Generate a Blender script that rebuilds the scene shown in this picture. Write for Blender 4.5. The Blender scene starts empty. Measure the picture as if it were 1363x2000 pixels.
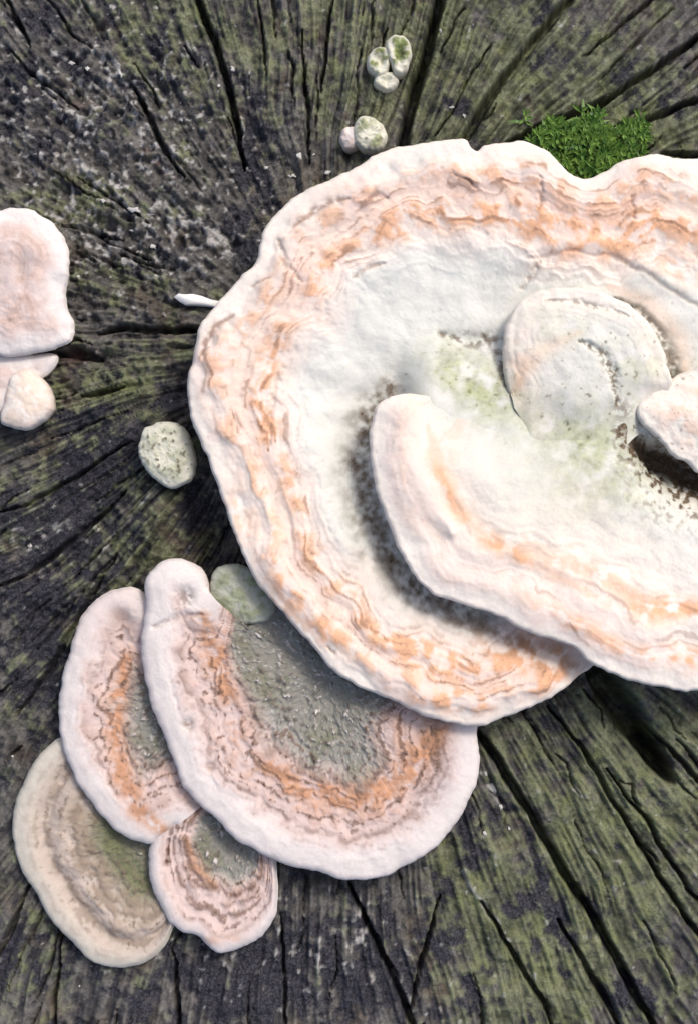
import bpy, math, random
import numpy as np

# ------------------------------------------------------------------ camera, sky, sun, exposure
sc = bpy.context.scene
S = 0.0002            # metres per layout unit (the stump face is laid out in units of 0.2 mm)
D = 0.62              # camera height above the cut face
cam = bpy.data.cameras.new("camera")
cam_o = bpy.data.objects.new("camera", cam); sc.collection.objects.link(cam_o)
cam_o.location = (0, 0, D)
cam.sensor_fit = 'VERTICAL'; cam.sensor_height = 24.0
cam.lens = 24.0 * D / (2000 * S)
cam.clip_start = 0.01; cam.clip_end = 2000
sc.camera = cam_o
SUN_EL, SUN_AZ = math.radians(54), math.radians(40)      # azimuth from +y (up in the picture) towards +x
w = bpy.data.worlds.new("World"); sc.world = w; w.use_nodes = True
nt = w.node_tree
bg = nt.nodes["Background"]; bg.inputs[1].default_value = 0.15
sky = nt.nodes.new("ShaderNodeTexSky"); sky.sky_type = 'NISHITA'; sky.sun_disc = False
sky.sun_elevation = SUN_EL; sky.sun_rotation = SUN_AZ
sky.dust_density = 4.0; sky.air_density = 0.8; sky.ozone_density = 0.6
nt.links.new(sky.outputs[0], bg.inputs[0])
sl = bpy.data.lights.new("sun", 'SUN'); sl.energy = 1.5; sl.angle = math.radians(11); sl.color = (1, .95, .88)
so = bpy.data.objects.new("sun", sl); sc.collection.objects.link(so)
from mathutils import Vector
sd = Vector((math.sin(SUN_AZ)*math.cos(SUN_EL), math.cos(SUN_AZ)*math.cos(SUN_EL), math.sin(SUN_EL)))
so.rotation_euler = sd.to_track_quat('Z', 'Y').to_euler()
sc.view_settings.view_transform = 'Standard'; sc.view_settings.look = 'None'
sc.view_settings.exposure = 0.30; sc.view_settings.gamma = 1
sc.render.engine = 'CYCLES'

random.seed(4)
RNG = np.random.default_rng(11)
C = sc.collection

# ------------------------------------------------------------------ numpy noise
PERM = RNG.permutation(256); PERM = np.concatenate([PERM, PERM])
GA = RNG.uniform(0, 2*np.pi, 256); GX, GY = np.cos(GA), np.sin(GA)
def perlin(x, y, seed=0):
    x = np.asarray(x, float) + seed*17.31; y = np.asarray(y, float) + seed*9.77
    xf = np.floor(x); yf = np.floor(y)
    xi = xf.astype(np.int64); yi = yf.astype(np.int64); x = x - xf; y = y - yf
    u = x*x*x*(x*(x*6-15)+10); v = y*y*y*(y*(y*6-15)+10)
    def g(ix, iy, dx, dy):
        h = PERM[PERM[ix & 255] + (iy & 255)]
        return GX[h]*dx + GY[h]*dy
    a = g(xi, yi, x, y); b = g(xi+1, yi, x-1, y)
    c = g(xi, yi+1, x, y-1); d = g(xi+1, yi+1, x-1, y-1)
    return 1.5*(a + u*(b-a) + v*((c + u*(d-c)) - (a + u*(b-a))))
def fbm(x, y, seed=0, o=4, gain=.5):
    r = 0; a = 1.
    for i in range(o):
        r = r + a*perlin(x*2**i, y*2**i, seed+i*3.7); a *= gain
    return r
def ss(a, b, x):
    t = np.clip((x-a)/(b-a), 0, 1); return t*t*(3-2*t)
def bump(x, c, w): return np.exp(-((x-c)/w)**2)
def blob(x, y, cx, cy, rx, ry, rot=0):
    c, s = math.cos(math.radians(rot)), math.sin(math.radians(rot))
    dx, dy = x-cx, y-cy
    return np.exp(-(((dx*c+dy*s)/rx)**2 + ((-dx*s+dy*c)/ry)**2))
def stroke(x, y, pts, w, taper=True, power=2.0):
    """0..1 falloff around a polyline; w is a half width (or a list, one per point)"""
    out = np.zeros_like(x); n = len(pts)
    ws = w if isinstance(w, (list, tuple)) else [w*(.35 if taper and i in (0, n-1) else 1) for i in range(n)]
    for i in range(n-1):
        (x0, y0), (x1, y1) = pts[i], pts[i+1]; m = 3*max(ws[i], ws[i+1])
        sel = (x > min(x0, x1)-m) & (x < max(x0, x1)+m) & (y > min(y0, y1)-m) & (y < max(y0, y1)+m)
        if not sel.any(): continue
        px, py = x[sel], y[sel]; dx, dy = x1-x0, y1-y0
        t = np.clip(((px-x0)*dx + (py-y0)*dy)/(dx*dx+dy*dy+1e-9), 0, 1)
        dd = np.hypot(px-x0-t*dx, py-y0-t*dy); ww = ws[i] + (ws[i+1]-ws[i])*t
        out[sel] = np.maximum(out[sel], np.exp(-(dd/ww)**power))
    return out

# ------------------------------------------------------------------ mesh helpers
def U(px, py, zu, k=None):
    """layout point -> metres; zu in layout units above the cut face; k = scale of the plane the thing lies in"""
    if k is None: k = (D - zu*S)/D
    return np.stack([(px-681.5)*S*k, (1000-py)*S*k, zu*S*np.ones_like(px)], -1)
def mesh_obj(name, co, faces, mat, parent=None, masks=None, smooth=True, tris=None):
    me = bpy.data.meshes.new(name)
    if isinstance(faces, np.ndarray):
        n, m = faces.shape
        idx_ = faces.astype(np.int32).ravel(); st = np.arange(0, n*m, m, dtype=np.int32)
        if tris is not None:
            st = np.concatenate([st, n*m + np.arange(0, len(tris)*3, 3, dtype=np.int32)]); idx_ = np.concatenate([idx_, tris.astype(np.int32).ravel()])
        me.vertices.add(len(co)); me.vertices.foreach_set("co", np.ascontiguousarray(co, np.float32).ravel())
        me.loops.add(len(idx_)); me.loops.foreach_set("vertex_index", idx_)
        me.polygons.add(len(st)); me.polygons.foreach_set("loop_start", st)
        me.update(calc_edges=True)
    else:
        me.from_pydata([tuple(c) for c in co], [], [tuple(f) for f in faces])
    me.polygons.foreach_set("use_smooth", np.full(len(me.polygons), smooth))
    for nm, arr in (masks or {}).items():
        at = me.attributes.new(nm, 'FLOAT_COLOR', 'POINT')
        at.data.foreach_set("color", np.ascontiguousarray(np.clip(arr, 0, 1), np.float32).ravel())
    me.materials.append(mat); me.validate(); me.update()
    o = bpy.data.objects.new(name, me); C.objects.link(o)
    if parent: o.parent = parent
    return o
def tag(o, label, cat, group=None, kind=None):
    if label: o['label'] = label
    if cat: o['category'] = cat
    if group: o['group'] = group
    if kind: o['kind'] = kind
    return o
def thing(name, label, cat, group=None):
    o = bpy.data.objects.new(name, None); C.objects.link(o); o.empty_display_size = .01
    return tag(o, label, cat, group)

# ------------------------------------------------------------------ materials
def new_mat(name):
    m = bpy.data.materials.new(name); m.use_nodes = True
    n = m.node_tree.nodes; l = m.node_tree.links
    return m, n, l, n["Principled BSDF"]
def mixc(n, l, fac, a, b, mode='MIX'):
    x = n.new("ShaderNodeMix"); x.data_type = 'RGBA'; x.blend_type = mode
    for s, v in ((0, fac), (6, a), (7, b)):
        if isinstance(v, (tuple, list)): x.inputs[s].default_value = (*v, 1)[:4]
        elif isinstance(v, (int, float)): x.inputs[s].default_value = v
        else: l.new(v, x.inputs[s])
    return x.outputs[2]
def noise(n, l, scale, detail=4, rough=.6):
    tc = n.new("ShaderNodeTexCoord"); t = n.new("ShaderNodeTexNoise")
    t.inputs["Scale"].default_value = scale; t.inputs["Detail"].default_value = detail; t.inputs["Roughness"].default_value = rough
    l.new(tc.outputs["Object"], t.inputs["Vector"]); return t.outputs["Fac"]
def ramp(n, l, src, a, b, v0=0., v1=1.):
    r = n.new("ShaderNodeMapRange"); r.inputs[1].default_value = a; r.inputs[2].default_value = b
    r.inputs[3].default_value = v0; r.inputs[4].default_value = v1; l.new(src, r.inputs[0]); return r.outputs[0]
def attr(n, l, name):
    a = n.new("ShaderNodeAttribute"); a.attribute_name = name
    s = n.new("ShaderNodeSeparateColor"); l.new(a.outputs["Color"], s.inputs[0])
    return s.outputs[0], s.outputs[1], s.outputs[2], a.outputs["Alpha"]

def cap_material(name, base, pink, orange, brown, cool, algae, dirt_shade, sub=.12):
    m, n, l, p = new_mat(name)
    oR, bR, cR, pR = attr(n, l, "mask_a")      # orange, brown, cool, pink
    aR, dR, _, _ = attr(n, l, "mask_b")        # algae; painted crevice shade and dirt
    f1 = noise(n, l, 220, 5, .65); f2 = noise(n, l, 900, 4, .6); f3 = noise(n, l, 60, 4)
    c = mixc(n, l, ramp(n, l, f3, .4, .65), base, [x*.93 for x in base])
    c = mixc(n, l, pR, c, pink)
    c = mixc(n, l, cR, c, cool)
    c = mixc(n, l, oR, c, mixc(n, l, ramp(n, l, f1, .35, .65), orange, [min(1, x*1.25) for x in orange]))
    c = mixc(n, l, aR, c, mixc(n, l, ramp(n, l, f1, .4, .6), algae, [x*.6 for x in algae]))
    c = mixc(n, l, bR, c, brown)
    c = mixc(n, l, dR, c, mixc(n, l, ramp(n, l, f2, .42, .58), dirt_shade, [x*2.0 for x in dirt_shade]))
    c = mixc(n, l, ramp(n, l, f2, .35, .65, 0, .16), c, mixc(n, l, 1.0, c, (.62, .56, .5), 'MULTIPLY'))
    l.new(c, p.inputs["Base Color"])
    p.inputs["Roughness"].default_value = .78; p.inputs["Specular IOR Level"].default_value = .25
    b = n.new("ShaderNodeBump"); b.inputs["Strength"].default_value = .3; b.inputs["Distance"].default_value = .0004
    hs = n.new("ShaderNodeMath"); hs.operation = 'ADD'; l.new(f1, hs.inputs[0]); l.new(f2, hs.inputs[1])
    l.new(hs.outputs[0], b.inputs["Height"]); l.new(b.outputs[0], p.inputs["Normal"])
    return m
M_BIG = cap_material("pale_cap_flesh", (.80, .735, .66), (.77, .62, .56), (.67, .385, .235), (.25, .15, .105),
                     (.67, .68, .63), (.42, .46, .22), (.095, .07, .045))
M_LOW = cap_material("rosy_cap_flesh", (.74, .69, .66), (.62, .49, .45), (.46, .25, .15), (.15, .09, .065),
                     (.25, .25, .22), (.17, .175, .085), (.06, .052, .04))
M_OLD = cap_material("beige_cap_flesh", (.62, .585, .50), (.50, .42, .36), (.40, .28, .18), (.19, .145, .105),
                     (.23, .23, .18), (.13, .15, .055), (.04, .04, .03))
M_BUD = cap_material("greenish_bud_flesh", (.70, .70, .58), (.58, .45, .37), (.55, .36, .2), (.13, .115, .075),
                     (.32, .34, .28), (.25, .30, .11), (.045, .045, .03))
mp, n, l, p = new_mat("pore_flesh")
f = noise(n, l, 1800, 2)
l.new(mixc(n, l, ramp(n, l, f, .4, .6), (.62, .55, .45), (.40, .33, .25)), p.inputs["Base Color"]); p.inputs["Roughness"].default_value = .85
M_PORE = mp

def wood_material():
    m, n, l, p = new_mat("weathered_wood")
    mo, dk, pl, br = attr(n, l, "mask_a")       # moss film, dark stain and painted gap shade, bleached, brown
    rd, yl, tn, _ = attr(n, l, "mask_b")        # reddish, yellow green, tone of the fibres
    f1 = noise(n, l, 260, 5, .7); f2 = noise(n, l, 1100, 4, .65); f3 = noise(n, l, 45, 4, .6)
    tw = mixc(n, l, .3, tn, ramp(n, l, f1, .3, .7))
    c = mixc(n, l, tw, (.030, .029, .031), (.215, .205, .188))
    c = mixc(n, l, br, c, mixc(n, l, tw, (.04, .03, .02), (.17, .135, .095)))
    g = mixc(n, l, tw, (.036, .041, .024), (.265, .285, .170))
    c = mixc(n, l, mo, c, g)
    c = mixc(n, l, yl, c, (.20, .225, .095))
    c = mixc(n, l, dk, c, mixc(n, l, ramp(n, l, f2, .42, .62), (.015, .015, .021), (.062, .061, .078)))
    c = mixc(n, l, rd, c, (.13, .055, .05))
    c = mixc(n, l, pl, c, (.54, .53, .51))
    c = mixc(n, l, ramp(n, l, f2, .32, .62, .6, 0), c, mixc(n, l, 1.0, c, (.38, .36, .36), 'MULTIPLY'))
    l.new(c, p.inputs["Base Color"])
    l.new(ramp(n, l, f1, .3, .7, .5, .85), p.inputs["Roughness"]); p.inputs["Specular IOR Level"].default_value = .4
    b = n.new("ShaderNodeBump"); b.inputs["Strength"].default_value = .85; b.inputs["Distance"].default_value = .0011
    hs = n.new("ShaderNodeMath"); hs.operation = 'ADD'; l.new(f1, hs.inputs[0]); l.new(f2, hs.inputs[1])
    l.new(hs.outputs[0], b.inputs["Height"]); l.new(b.outputs[0], p.inputs["Normal"])
    return m
M_WOOD = wood_material()
def simple(name, a, b, scale, rough=.8, dist=.002):
    m, n, l, p = new_mat(name); f = noise(n, l, scale, 5, .65)
    l.new(mixc(n, l, ramp(n, l, f, .35, .65), a, b), p.inputs["Base Color"]); p.inputs["Roughness"].default_value = rough
    bp = n.new("ShaderNodeBump"); bp.inputs["Distance"].default_value = dist; bp.inputs["Strength"].default_value = .6
    l.new(f, bp.inputs["Height"]); l.new(bp.outputs[0], p.inputs["Normal"]); return m
M_BARK = simple("bark", (.06, .05, .04), (.14, .12, .10), 60, .9, .006)
M_GROUND = simple("forest_soil", (.05, .04, .025), (.11, .09, .055), 14, .95, .02)
M_GRASS = simple("grass_blades", (.05, .085, .02), (.10, .14, .04), 30, .6)
M_MOSS = simple("moss_leaves", (.03, .095, .012), (.17, .29, .05), 260, .5, .0003)
M_FLECK = simple("pale_flake", (.40, .39, .36), (.72, .71, .67), 2500, .8, .0004)
M_SPLINT = simple("white_sliver", (.78, .76, .72), (.88, .87, .84), 500, .7, .0003)

# ------------------------------------------------------------------ ground
gm = [(-400, -400, -.32), (400, -400, -.32), (400, 400, -.32), (-400, 400, -.32)]
g = mesh_obj("ground", gm, [(0, 1, 2, 3)], M_GROUND, smooth=False); tag(g, None, None, kind="structure")

# ------------------------------------------------------------------ tree stump
PX, PY = 620., 660.                                        # pith (under the big fungus)
RST = 1780.
stump = thing("tree_stump", "weathered cracked cut face of an old tree stump, mossy and grey", "stump")
def axis(a, b, lo, hi, fine, coarse):
    return np.concatenate([np.arange(lo, a, coarse), np.arange(a, b, fine), np.arange(b, hi, coarse)])
gx = axis(-70, 1430, PX-1860, PX+1860, 2.8, 12); gy = axis(-70, 2070, PY-1860, PY+1860, 2.8, 12)
X, Y = np.meshgrid(gx, gy); shp = X.shape; X = X.ravel(); Y = Y.ravel()
dx, dy = X-PX, Y-PY
Rr = np.hypot(dx, dy); 
wx = 22*fbm(X/300, Y/300, 1, 2, .35); wy = 22*fbm(X/300, Y/300, 2, 2, .35)
dxw, dyw = dx+wx, dy+wy
TH = np.mod(np.arctan2(-dyw, dxw), 2*np.pi); RW = np.hypot(dxw, dyw)
clip_ = lambda v: np.clip(v, 0, 1)
# regions of the face
rough = np.clip(1.1*blob(X, Y, 190, 250, 300, 260) + .9*blob(X, Y, 300, 460, 190, 110) , 0, 1)
fade = ss(150, 420, RW)
def fib(f, L, seed): return perlin(TH*f, RW/L, seed)
F1 = fib(9, 420, 21); F2 = fib(22, 300, 22); F3 = fib(52, 210, 23); F4 = fib(115, 130, 24); F5 = fib(210, 70, 25)
fine = F3*.55 + F4*.6 + F5*.45
lump = fbm(X/120, Y/120, 31, 4)
grit = fbm(X/17, Y/17, 41, 3); grit2 = fbm(X/44, Y/44, 43, 3)
fs_ = 1-.6*rough
H = 13*F1 + 7*F2*fs_ + fade*fs_*(7.5*F3 + 6.5*F4 + 5*F5) + 10*lump + 3.4*grit + 5*grit2
chunk = clip_(.9*blob(X, Y, 220, 680, 260, 200) + .6*blob(X, Y, 300, 1050, 150, 120) + .5*blob(X, Y, 80, 1250, 160, 250))
H += rough*(11*grit2 + 8*grit) + chunk*(17*fbm(TH*13, RW/70, 45, 3) + 5*grit)
# raised nub of wood under the round bud, hollow round the pith, hollows in the dark patches
H += 52*blob(X, Y, 318, 985, 48, 95, 8) + 16*blob(X, Y, 255, 800, 130, 45, -15) + 14*blob(X, Y, 250, 640, 160, 60, 5)
H -= 34*blob(X, Y, 395, 1040, 45, 110, -18) + 26*blob(X, Y, 350, 760, 50, 45) + 18*blob(X, Y, 490, 260, 45, 120, -5)
H -= 22*blob(X, Y, 480, 420, 50, 90, 10)
cracks = [  # (points, half width, depth)
 ([(862, -60), (858, 0), (830, 110), (800, 210), (785, 280), (760, 400)], 10, 95),
 ([(1160, -60), (1108, 0), (1050, 70), (1010, 118), (950, 200), (915, 262), (860, 340)], 8, 85),
 ([(1420, 30), (1345, 85), (1230, 165), (1190, 190), (1100, 230), (1010, 268), (930, 320)], 6, 70),
 ([(1300, -40), (1260, 10), (1200, 60), (1140, 110)], 3.5, 40),
 ([(1420, 170), (1350, 200), (1270, 230), (1200, 262)], 6, 55),
 ([(1420, 300), (1345, 302), (1290, 296)], 6, 55),
 ([(370, -60), (385, 0), (420, 80), (445, 160), (462, 240), (475, 330)], 6, 75),
 ([(5, -20), (30, 30), (62, 92)], 5, 45),
 ([(262, 165), (290, 230), (320, 290), (360, 345)], 5.5, 55),
 ([(655, -40), (640, 60), (628, 180)], 4, 45),
 ([(588, 60), (598, 190), (603, 320)], 4, 45),
 ([(500, -20), (515, 90), (520, 150)], 3, 30),
 ([(195, 650), (250, 640), (320, 647), (390, 644), (480, 640)], 6.5, 65),
 ([(105, 695), (160, 690), (195, 702)], 12, 60),
 ([(120, 440), (180, 452), (240, 470)], 5, 35),
 ([(235, 498), (300, 520), (340, 525)], 4, 30),
 ([(160, 775), (200, 768), (245, 755)], 4.5, 40),
 ([(1150, 1290), (1190, 1350), (1240, 1420), (1285, 1490), (1310, 1525)], [12, 27, 26, 20, 6], 150),
 ([(1270, 1420), (1340, 1500), (1420, 1590)], 5, 45),
 ([(890, 1380), (960, 1470), (1040, 1600), (1110, 1720), (1180, 1830), (1250, 1960), (1310, 2060)], 8, 80),
 ([(1070, 1380), (1140, 1470), (1200, 1570), (1280, 1700), (1363, 1830), (1430, 1900)], 4.5, 50),
 ([(1180, 1500), (1260, 1600), (1345, 1740), (1430, 1820)], 4, 45),
 ([(940, 1760), (1000, 1860), (1060, 1960), (1100, 2050)], 5, 50),
 ([(680, 1720), (720, 1810), (770, 1910), (810, 2010), (830, 2070)], 6, 65),
 ([(860, 1750), (835, 1830), (812, 1920), (800, 1985)], 4.5, 45),
 ([(1090, 1800), (1170, 1930), (1230, 2040)], 7, 50),
 ([(-40, 1010), (60, 985), (150, 930), (260, 860)], 4, 35),
 ([(-40, 1160), (60, 1120), (160, 1040), (250, 960)], 5, 40),
 ([(30, 1400), (90, 1320), (160, 1200), (230, 1080)], 5, 40),
 ([(-20, 1900), (30, 1800), (60, 1720)], 5, 40), ([(100, 2050), (108, 1940), (120, 1830)], 5, 45),
 ([(355, 2060), (345, 1950), (338, 1860)], 6, 50), ([(560, 2060), (556, 1930), (548, 1780)], 4, 40),
]
crk = np.zeros_like(X)
jx = X + 3.5*perlin(X/45, Y/45, 61) + 1.6*perlin(X/10, Y/10, 63); jy = Y + 3.5*perlin(X/45, Y/45, 62) + 1.6*perlin(X/10, Y/10, 64)
for pts, wd, dep in cracks:
    s_ = stroke(jx, jy, pts, wd, power=4.0)
    H = H - dep*s_ ; crk = np.maximum(crk, s_)
    H += 2.5*stroke(jx, jy, pts, (max(wd) if isinstance(wd, list) else wd)*2.6)   # slightly lifted lips
for i in range(330):                                       # small drying checks along the grain
    a = random.uniform(.3, 6.1); r0 = random.uniform(330, 1500); ln = random.uniform(40, 240)
    pts = []
    for q in range(4):
        aa = a + random.gauss(0, .006); r_ = r0 + ln*q/3
        pts.append((PX + r_*math.cos(aa), PY - r_*math.sin(aa)))
    s_ = stroke(jx, jy, pts, random.uniform(1.6, 3.2), power=3.0); H -= random.uniform(10, 30)*s_
# colour masks
moss_bias = (.95*blob(X, Y, 880, 90, 420, 240) + .8*blob(X, Y, 1250, 250, 260, 120) + 1.0*blob(X, Y, 1240, 1600, 330, 420, 0)
    + .75*blob(X, Y, 1040, 1900, 170, 240) + .7*blob(X, Y, 200, 760, 220, 110) + .65*blob(X, Y, 330, 60, 140, 120)
    + .75*blob(X, Y, 130, 400, 180, 60) + .7*blob(X, Y, 270, 1060, 150, 190) + .55*blob(X, Y, 60, 1000, 150, 120) + .55*blob(X, Y, 100, 1330, 130, 120)
    + .5*blob(X, Y, 60, 1850, 80, 220) + .45*blob(X, Y, 250, 560, 160, 60) + .6*blob(X, Y, 900, 1720, 60, 110, -30))
mn = fbm(X/75, Y/75, 51, 4)
moss = ss(.30, .95, moss_bias + .60*mn + .25*F2 + .22*fine + .30*grit + .40*fbm(X/28, Y/28, 66, 2) + .05)
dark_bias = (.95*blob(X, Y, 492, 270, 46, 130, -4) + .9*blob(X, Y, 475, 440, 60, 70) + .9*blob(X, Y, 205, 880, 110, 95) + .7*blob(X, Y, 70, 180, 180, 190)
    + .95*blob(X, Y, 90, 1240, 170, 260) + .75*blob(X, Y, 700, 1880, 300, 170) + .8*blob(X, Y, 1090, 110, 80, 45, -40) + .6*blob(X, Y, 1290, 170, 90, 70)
    + .8*blob(X, Y, 1235, 1945, 55, 65) + .75*blob(X, Y, 1075, 1790, 50, 100, -30) + .65*blob(X, Y, 920, 1600, 90, 90) + .75*blob(X, Y, 390, 1020, 60, 130, -15)  # last blob paints the shade in the gap left of the big cap
    + .7*blob(X, Y, 370, 780, 60, 60) + .6*blob(X, Y, 130, 1010, 130, 60) + .7*blob(X, Y, 420, 1920, 200, 110) + .55*blob(X, Y, 330, 130, 90, 110)  # first blob paints the same gap's shade further up
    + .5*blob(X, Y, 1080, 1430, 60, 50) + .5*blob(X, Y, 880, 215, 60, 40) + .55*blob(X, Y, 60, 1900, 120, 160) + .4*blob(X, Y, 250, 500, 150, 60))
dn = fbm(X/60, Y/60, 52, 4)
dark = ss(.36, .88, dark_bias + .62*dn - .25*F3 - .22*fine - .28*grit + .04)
pale_bias = .55*rough + .5*blob(X, Y, 110, 1040, 170, 110) + .5*blob(X, Y, 640, 1870, 280, 170) + .22*blob(X, Y, 1000, 150, 420, 200) + .22*blob(X, Y, 1180, 1650, 260, 300) + .3*blob(X, Y, 420, 480, 70, 60)
pn = fbm(X/26, Y/26, 53, 3)
pale = ss(.72, 1.25, pale_bias*(.75+.7*fbm(X/90, Y/90, 67, 2)) + .62*pn + (.45-.3*rough)*fine + .42*grit + .02)*.85
pale = np.maximum(pale, .9*ss(.78, 1.1, .5*rough*(1+.8*fbm(X/60, Y/60, 54, 2)) + .9*fbm(X/15, Y/15, 55, 2)))
for pts, wd in (([(0, 22), (30, 52), (60, 92)], 5), ([(0, 235), (30, 256), (90, 275)], 6), ([(85, 185), (120, 205)], 6), ([(150, 245), (230, 170)], 9),
                ([(395, 478), (440, 495), (455, 505)], 8), ([(60, 1060), (95, 1035), (135, 1015)], 9), ([(900, 1700), (960, 1790), (985, 1820)], 5),
                ([(930, 1500), (960, 1540), (985, 1580)], 9), ([(1100, 1600), (1170, 1670)], 4), ([(180, 1100), (215, 1060), (300, 960)], 5)):
    pale = np.maximum(pale, .9*stroke(jx, jy, pts, wd)*ss(-.25, .35, pn + .5*fine))
brown = ss(.1, .8, fbm(X/140, Y/140, 57, 3) + .4*F2 + .7*blob(X, Y, 310, 1020, 70, 100) + .5*blob(X, Y, 150, 690, 60, 20))*.8
red = .8*stroke(jx, jy, [(290, 300), (340, 345)], 16)*ss(-.2, .4, pn) + .55*blob(X, Y, 145, 692, 36, 14) + .4*blob(X, Y, 150, 205, 20, 9)
yel = .7*ss(.45, .95, moss_bias*.55 + .5*fbm(X/40, Y/40, 58, 3) + .3*fine) + .7*blob(X, Y, 215, 765, 40, 10, -15) + .5*blob(X, Y, 140, 350, 40, 14)
one = np.ones_like(X)
tone = ss(-.9, 1.0, .95*fs_*fine + .25*F2 + .50*grit + .60*fbm(X/30, Y/55, 59, 3) + .35*fbm(X/110, Y/110, 60, 2) + .35*fbm(X/7, Y/7, 65, 2))
co = U(X, Y, 0*X, 1.0); co[:, 2] = H*S
ny, nx = shp
idx = np.arange(nx*ny).reshape(ny, nx)
quads = np.stack([idx[1:, :-1], idx[1:, 1:], idx[:-1, 1:], idx[:-1, :-1]], -1).reshape(-1, 4)
quads = quads[(Rr[quads] < RST).all(1)]
used = np.zeros(nx*ny, bool); used[quads.ravel()] = True
remap = np.cumsum(used)-1
mesh_obj("cut_face", co[used], remap[quads], M_WOOD, stump,
         {"mask_a": np.stack([moss, dark, pale, brown], -1)[used], "mask_b": np.stack([np.clip(red, 0, 1), np.clip(yel, 0, 1), tone, one], -1)[used]})
# bark jacket round the stump
na = 420; th = np.linspace(0, 2*np.pi, na, endpoint=False); rows = []
cxw, cyw = (PX-681.5)*S, (1000-PY)*S
prof = [(RST-60, -30), (RST-20, 2), (RST+25, 8), (RST+75, -10), (RST+85, -80), (RST+90, -300), (RST+105, -700), (RST+150, -1150), (RST+300, -1450), (RST+420, -1640)]
for i, (r_, z_) in enumerate(prof):
    nn = perlin(th*14/np.pi, np.full(na, z_/500.), 71)*26 + 18*perlin(th*60/np.pi, np.full(na, z_/260.), 72) + (60*np.cos(th*5+.4)*ss(-700, -1640, np.full(na, float(z_))))
    rr = (r_ + (nn if i > 1 else 0))*S
    rows.append(np.stack([cxw + rr*np.cos(th), cyw + rr*np.sin(th), np.full(na, z_*S) + (0 if i == 0 else 1)*.0012*perlin(th*20/np.pi, 0*th, 73)], -1))
bc = np.concatenate(rows); ii = np.arange(na)
bf = np.concatenate([np.stack([i*na+ii, (i+1)*na+ii, (i+1)*na+(ii+1) % na, i*na+(ii+1) % na], -1) for i in range(len(prof)-1)])
mesh_obj("bark", bc, bf, M_BARK, stump)

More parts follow.
